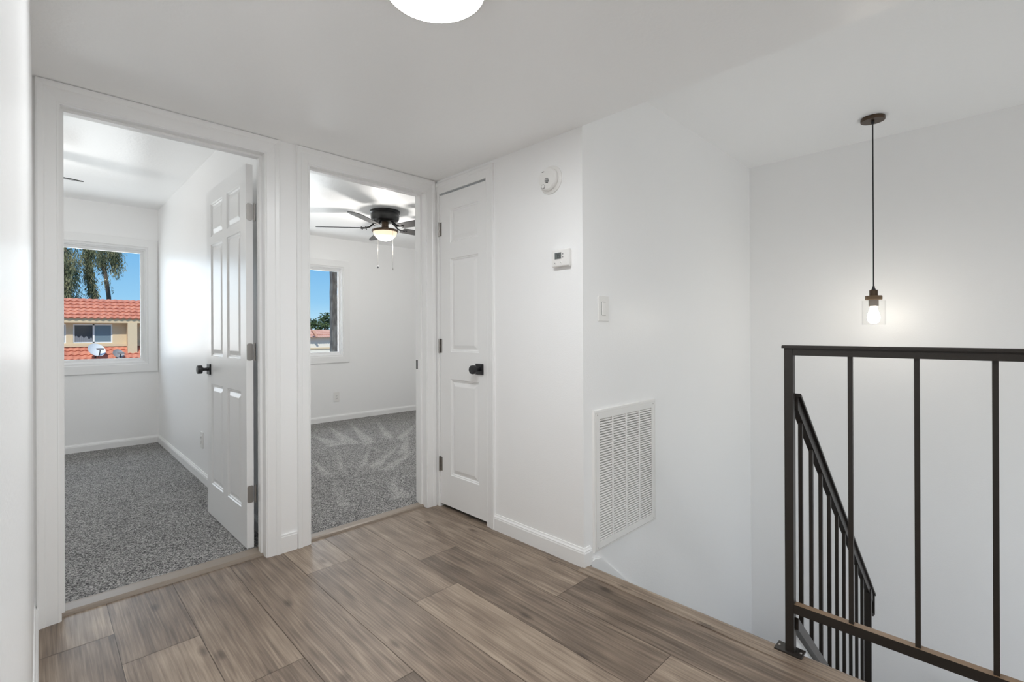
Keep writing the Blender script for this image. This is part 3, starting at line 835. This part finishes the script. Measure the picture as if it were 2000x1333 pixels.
th = thing('thermostat', (0, -1.066, 1.507), 'white thermostat with small grey display on the closet wall', 'thermostat')
MB().box(-.008, 0, -1.116, -1.018, 1.470, 1.545).build('back_plate', M['plastic'], th, bevel=.002)
b = MB()
prof = [(-.008, 1.464), (-.008, 1.550), (-.023, 1.550), (-.029, 1.546), (-.030, 1.500), (-.029, 1.468), (-.024, 1.463)]
n_ = len(prof)
b.add([(x, -1.119, z) for x, z in prof]+[(x, -1.013, z) for x, z in prof], [list(range(n_)), list(range(n_, 2*n_))[::-1]]+[(i, (i+1) % n_, n_+(i+1) % n_, n_+i) for i in range(n_)])
b.build('body', M['plastic'], th, bevel=.003)
scr = MB().box(-.0312, -.0290, -1.074, -1.034, 1.501, 1.533).build('display', M['lcd'], th)
dg = MB()
def seg7(y0, z0, w, h, on):
    t = .0016
    S7 = {'a': (0, w, h, h), 'g': (0, w, h/2, h/2), 'd': (0, w, 0, 0), 'f': (0, 0, h/2, h), 'b': (w, w, h/2, h), 'e': (0, 0, 0, h/2), 'c': (w, w, 0, h/2)}
    for k in on:
        ya, yb, za, zb = S7[k]
        dg.box(-.0318, -.0310, y0-yb-t/2, y0-ya+t/2, z0+za-t/2, z0+zb+t/2)
seg7(-1.043, 1.508, .008, .018, 'abc'); seg7(-1.057, 1.508, .008, .018, 'acdfg')
dg.build('digits', M['lcd_digit'], scr)
for y in (-1.036, -1.072):
    MB().lathe([(0, -.0325), (.006, -.0322), (.0072, -.0290)], (0, y, 1.482), 'x', 16).build('button', M['plastic'], th, smooth=True)
    MB().prism([(y-.0035, 1.4835), (y+.0035, 1.4835), (y, 1.4795)], 'x', -.0330, -.0322).build('arrow_mark', M['grey_mark'], th)
for z in (1.524, 1.509):
    MB().box(-.0312, -.0295, -1.087, -1.082, z-.003, z+.003).build('slider', M['grey_mark'], th)

def wall_plate(name, mp, w, h, label, cat, kind):
    """decora switch or duplex outlet; mp(u, h, z) in metres from the plate's centre"""
    t = thing(name, mp(0, 0, 0), label, cat)
    def bx(u0, u1, h0, h1, z0, z1, nm, mat, bev=0.0, par=t):
        a, b2 = mp(u0, h0, z0), mp(u1, h1, z1)
        return MB().box(min(a[0], b2[0]), max(a[0], b2[0]), min(a[1], b2[1]), max(a[1], b2[1]), min(a[2], b2[2]), max(a[2], b2[2])).build(nm, mat, t, bevel=bev)
    bx(-w/2, w/2, 0, .006, -h/2, h/2, 'plate', M['plastic'], .0022)
    if kind == 'switch':
        bx(-.0175, .0175, .0055, .0068, -.034, .034, 'gap', M['grey_mark'])
        bx(-.0162, .0162, .006, .0098, -.0325, .0325, 'rocker', M['plastic'], .0015)
    else:
        bx(-.0175, .0175, .0055, .0085, -.034, .034, 'receptacle', M['plastic'], .001)
        for zc in (-.017, .017):
            for du in (-.006, .006):
                bx(du-.0012, du+.0012, .0080, .0090, zc-.002, zc+.006, 'slot', M['dark'])
            bx(-.002, .002, .0080, .0090, zc-.009, zc-.005, 'slot', M['dark'])
    return t
wall_plate('light_switch', lambda u, h, z: (.168+u, -LB-h, 1.255+z), .092, .128, 'white rocker light switch on stairwell wall near the corner', 'switch', 'switch')
wall_plate('outlet', lambda u, h, z: (.845+u, YB2-h, .318+z), .076, .124, 'white duplex outlet low on right bedroom wall below window', 'outlet', 'outlet')
wall_plate('outlet', lambda u, h, z: (XP-h, 1.640+u, .325+z), .076, .124, 'white outlet seen edge-on beside the open six-panel door', 'outlet', 'outlet')

# ------------------------------------------------------------------ air return grille
ag = thing('air_return_grille', (.365, -LB, .04), 'large white louvred air return grille low on the stairwell wall', 'vent')
gx0, gx1, gz0, gz1 = .070, .668, .041, .745
mpC = lambda u, h, z: (u, -LB-h, z)
MB().sweep([(0, .002), (0, .012), (.036, .013), (.0365, .010), (.039, .010), (.0395, .012), (.050, .011), (.052, 0), (.045, 0)], gx0+.050, gx1-.034, gz0+.050, gz1-.044, mpC, True, ws=.9, wh=.9).build('frame', M['plastic'], ag)
ix0, ix1, iz0, iz1 = gx0+.050, gx1-.034, gz0+.050, gz1-.044
sl_ = MB()
nsl = 47
for i in range(nsl):
    z = iz0+(iz1-iz0)*(i+.5)/nsl
    sl_.prism([(-LB-.009, z+.0015), (-LB-.0105, z-.0045), (-LB-.0095, z-.0052), (-LB-.0005, z+.0035), (-LB-.0005, z+.0055)], 'x', ix0, ix1)
sl_.build('louvres', M['plastic'], ag)
for xd in (.236, .366, .500):
    MB().box(xd-.0065, xd+.0065, -LB-.0125, -LB-.001, iz0, iz1).build('divider', M['plastic'], ag)
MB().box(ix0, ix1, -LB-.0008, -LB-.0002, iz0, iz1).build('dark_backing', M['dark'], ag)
for xs, zs_ in ((gx0+.030, gz1-.022), (gx1-.018, gz1-.022), (gx0+.030, gz0+.024), (gx1-.018, gz0+.024)):
    MB().lathe([(0, -.0145), (.0025, -.014), (.003, -.012)], (xs, -LB, zs_), 'y', 10).build('screw', M['nickel'], ag, smooth=True)

# ------------------------------------------------------------------ outdoors
struct(MB().box(-60, 60, 4.6, 90, -2.95, -2.9).build('ground', M['ground']), 'gravel yard outside the windows', 'ground')
ab = thing('apartment_building', (0, 24, -2.9), 'tan stucco apartment building with terracotta tile roof outside the left window', 'building')
mb = MB(); wins = [(-.87, .40, .75, 1.55), (-2.6, -1.09, .75, 1.55)]
wall_cells(mb, 'y', 24, 24.2, -9, 7, -2.9, 1.85, wins)
mb.build('wall', M['stucco'], ab)
def tiles(name, xa, xb, ya, yb, za, zb, rows, parent, mat):
    mb = MB(); nt_ = int((xb-xa)/.21); seg = 8; nx = nt_*seg
    for r in range(rows):
        t0, t1 = r/rows, (r+1)/rows
        row = []
        for (t, lift) in ((t0, -.03), (t0, .055), (t1, .0)):
            row.append([(xa+(xb-xa)*i/nx, ya+(yb-ya)*t-lift*.6, za+(zb-za)*t+lift*.5+.018*math.sin(2*PI*i/seg)*(1 if lift else .6)) for i in range(nx+1)])
        vs = row[0]+row[1]+row[2]; k = nx+1
        mb.add(vs, [(a*k+i, a*k+i+1, (a+1)*k+i+1, (a+1)*k+i) for a in (0, 1) for i in range(nx)])
    return mb.build(name, mat, parent)
tiles('roof', -9, 7, 23.50, 24.35, 1.79, 2.64, 6, ab, M['tile'])
MB().box(-9, 7, 24.33, 27, 2.45, 2.58).build('roof_deck', M['stucco'], ab)
MB().box(-9, 7, 23.58, 24, 1.60, 1.79).build('eave_beam', M['stucco'], ab)
tiles('lower_roof', -9, 7, 23.10, 24.0, -.08, .60, 4, ab, M['tile'])
MB().box(-9, 7, 23.9, 24, .60, .71).build('sill_band', M['stucco'], ab)
for xa in (.88, -4.2, 5.0):
    MB().box(xa, xa+.33, 23.55, 24, -2.9, 1.60).build('pillar', M['stucco'], ab)
for (xa, xb, za, zb), mid in zip(wins, (-.22, -1.9)):
    wf = MB().sweep([(0, .0), (-.045, .0), (-.045, -.06), (0, -.06)], xa, xb, za, zb, lambda u, h, z: (u, 24.03-h, z), True)
    wf.box(mid-.03, mid+.03, 24.03, 24.08, za, zb)
    w = wf.build('window', M['vinyl_frame'], ab)
    MB().box(xa+.03, mid-.02, 24.07, 24.075, za+.03, zb-.03).build('pane', M['dark_glass'], w)
    MB().box(mid+.02, xb-.03, 24.05, 24.055, za+.03, zb-.03).build('pane', M['screen_glass'], w)
    cu = MB(); nn = 24
    top = [(xa+.06+(mid-xa-.1)*i/nn, 24.062+.006*math.sin(i*2.1), za+.28+.05*math.sin(i*.9)-.12*(i/nn)**3) for i in range(nn+1)]
    cu.add(top+[(x, y, za+.04) for x, y, z in top], [(i, i+1, nn+2+i, nn+1+i) for i in range(nn)])
    cu.build('curtain', M['curtain'], w)

def dish(x, y, z, r, mat, label, foot):
    t = thing('satellite_dish', (x, y, z), label, 'satellite dish')
    d = Vector((.35, -.75, .55)).normalized()                 # facing up towards the viewer
    q = d.to_track_quat('Z', 'Y').to_matrix()
    def tr(mbx, off=Vector((0, 0, 0))):
        mbx.v = [tuple(q @ Vector(p)+Vector((x, y, z))+off) for p in mbx.v]; return mbx
    prof = [(0, 0)]+[(r*i/8, .16*r*(i/8)**2*2) for i in range(1, 9)]
    back = [(p[0]*.995, p[1]-.012) for p in prof[::-1]]; back[-1] = (0, -.012)
    tr(MB().lathe(prof+back, (0, 0, 0), 'z', 36)).build('reflector', mat, t, smooth=True)
    arm = MB().tube([(0, -r*.98, .02), (0, -r*.75, r*.55), (0, -r*.35, r*.95)], .018, 8)
    tr(arm).build('feed_arm', M['black'], t)
    tr(MB().box(-.13, .13, -r*.35-.03, -r*.35+.05, r*.93, r*1.02)).build('receiver', M['socket'], t)
    MB().tube([(x, y+.04, z-.02), (x, y+.12, foot+.10), (x, y+.12, foot)], .025, 8).build('mast', M['black'], t)
    return t
dish(-.21, 23.25, .432, .31, M['dish'], 'white satellite dish before the tile roof in left window', .135)
dish(.504, 23.20, .27, .21, M['dish_grey'], 'smaller grey satellite dish right of the white one', .10)

def leaves(mb, centre, n, spread, droop, ll, lw):
    # leaves hang in strands: a few dozen per strand, below the strand's start
    k = 0
    while k < n:
        q = Vector(centre)+Vector((random.gauss(0, spread[0]), random.gauss(0, spread[1]), random.gauss(0, spread[2])))
        m_ = random.randint(8, 22)
        w = Vector((random.uniform(-.25, .25), random.uniform(-.25, .25), -1 if droop > 1 else random.uniform(-1, 1)))
        for i in range(m_):
            k += 1
            leaf_at(mb, q+w*(.045*i)+Vector((random.gauss(0, .045), random.gauss(0, .045), random.gauss(0, .03))), droop, ll, lw)
def leaf_at(mb, p, droop, ll, lw):
    if True:
        d = Vector((random.uniform(-1, 1), random.uniform(-1, 1), -droop+random.uniform(-.5, .5))).normalized()
        s_ = d.orthogonal().normalized(); s_ = Matrix.Rotation(random.uniform(0, 2*PI), 3, d) @ s_
        L_ = ll*random.uniform(.6, 1.3)
        mb.add([p, p+d*L_*.4+s_*lw, p+d*L_, p+d*L_*.4-s_*lw], [(0, 1, 2, 3)])
def tree(x, y, trunk, clusters, label, mat, n, ll=.22, lw=.018, droop=1.4, group='trees beyond the apartment roof'):
    t = thing('tree', (x, y, -2.9), label, 'tree', group)
    MB().tube([p for p, r in trunk], [r for p, r in trunk], 10).build('trunk', M['bark'], t, smooth=True)
    mb = MB()
    for c_, sp_, k in clusters: leaves(mb, c_, int(n*k), sp_, droop, ll, lw)
    mb.build('foliage', mat, t)
    return t
Y3 = 30.0
tree(-.9, Y3, [((-.9, Y3, -2.9), .22), ((-.8, Y3, 2.5), .14), ((-1.0, Y3, 6.5), .06)],
     [((-1.0, Y3, 5.2), (.20, .5, .6), 1), ((-.80, Y3, 4.4), (.16, .4, .5), .6), ((-.95, Y3, 3.4), (.20, .4, .3), .6), ((-.50, Y3, 3.2), (.03, .2, .2), .1), ((-.50, Y3, 4.8), (.06, .2, .5), .3), ((-1.6, Y3, 4.5), (.4, .6, 1.3), 1)],
     'drooping grey-green tree at the left edge of left window', M['leaf'], 1500)
tree(.28, Y3+1, [((.45, Y3+1, -2.9), .16), ((.29, Y3+1, 3.1), .11), ((.02, Y3+1, 4.4), .09), ((-.1, Y3+1, 6.6), .06)],
     [((.28, Y3+1, 3.4), (.05, .1, .2), .3), ((.15, Y3+1, 4.0), (.06, .1, .25), .4), ((.04, Y3+1, 4.7), (.08, .15, .3), .5), ((0, Y3+1, 5.5), (.12, .2, .35), .7), ((.15, Y3+1, 6.2), (.25, .3, .2), .6)],
     'leafy drooping tree in the middle of left window', M['leaf'], 1500)
tree(1.07, Y3+3.5, [((1.21, Y3+3.5, -2.9), .16), ((1.063, Y3+3.5, 3.29), .11), ((.917, Y3+3.5, 4.54), .10), ((.709, Y3+3.5, 5.58), .08), ((.917, Y3+3.5, 7.25), .05)],
     [((.792, Y3+3.5, 5.79), (.14, .2, .26), .6), ((1.418, Y3+3.5, 5.85), (.10, .2, .21), .5), ((1.147, Y3+3.5, 6.32), (.23, .3, .21), .8), ((1.282, Y3+3.5, 5.43), (.07, .15, .1), .15), ((.98, Y3+3.5, 4.65), (.05, .1, .3), .1)],
     'sparse tree with dark bare trunk against blue sky', M['leaf'], 1500)

wp = MB()
nz_ = 40; vs = []
for i in range(nz_+1):
    z = -2.9+6.2*i/nz_
    for (x, y) in ((1.253, 4.30), (1.331, 4.30), (1.331, 4.39), (1.253, 4.39)):
        vs.append((x+random.uniform(-.004, .004), y+random.uniform(-.004, .004), z))
wp.add(vs, [(4*i+k, 4*i+(k+1) % 4, 4*i+4+(k+1) % 4, 4*i+4+k) for i in range(nz_) for k in range(4)]+[(3, 2, 1, 0), (4*nz_, 4*nz_+1, 4*nz_+2, 4*nz_+3)])
tag(wp.build('wooden_post', M['post_wood']), 'rough grey-brown wooden post outside the right window', 'post')

lb = thing('low_building', (17, 40, -2.9), 'distant white building with pale tile roof seen in right window', 'building')
MB().box(11, 24, 40.4, 43.5, -2.9, .78).build('wall', M['stucco_white'], lb)
MB().box(11, 24, 40.33, 40.4, -.35, -.2).build('wall_band', M['stucco'], lb)
tiles('roof', 10.6, 24.4, 39.9, 43.0, .74, 1.45, 3, lb, M['tile_pale'])
MB().prism([(15.9, .82), (16.1, .82), (15.75, 1.36), (15.55, 1.36)], 'y', 39.6, 39.9).build('roof_hip', M['tile_pale'], lb)
tree(15.9*1.12, 45, [((17.7, 45, -2.9), .2), ((17.7, 45, 1.6), .1)], [((17.7, 45, 1.9), (.45, .5, .28), 1), ((17.55, 45, 2.2), (.2, .3, .15), .3)], 'rounded distant green tree left of the wooden post', M['leaf_far'], 500, .3, .07, .2, 'distant trees in right window')
tree(20.42, 48, [((20.42, 48, -2.9), .2), ((20.42, 48, 2.2), .1)], [((20.47, 48, 2.05), (.42, .4, .37), 1), ((20.64, 48, 2.69), (.23, .3, .26), .5)], 'taller distant green tree partly behind the wooden post', M['leaf_far'], 500, .3, .07, .2, 'distant trees in right window')
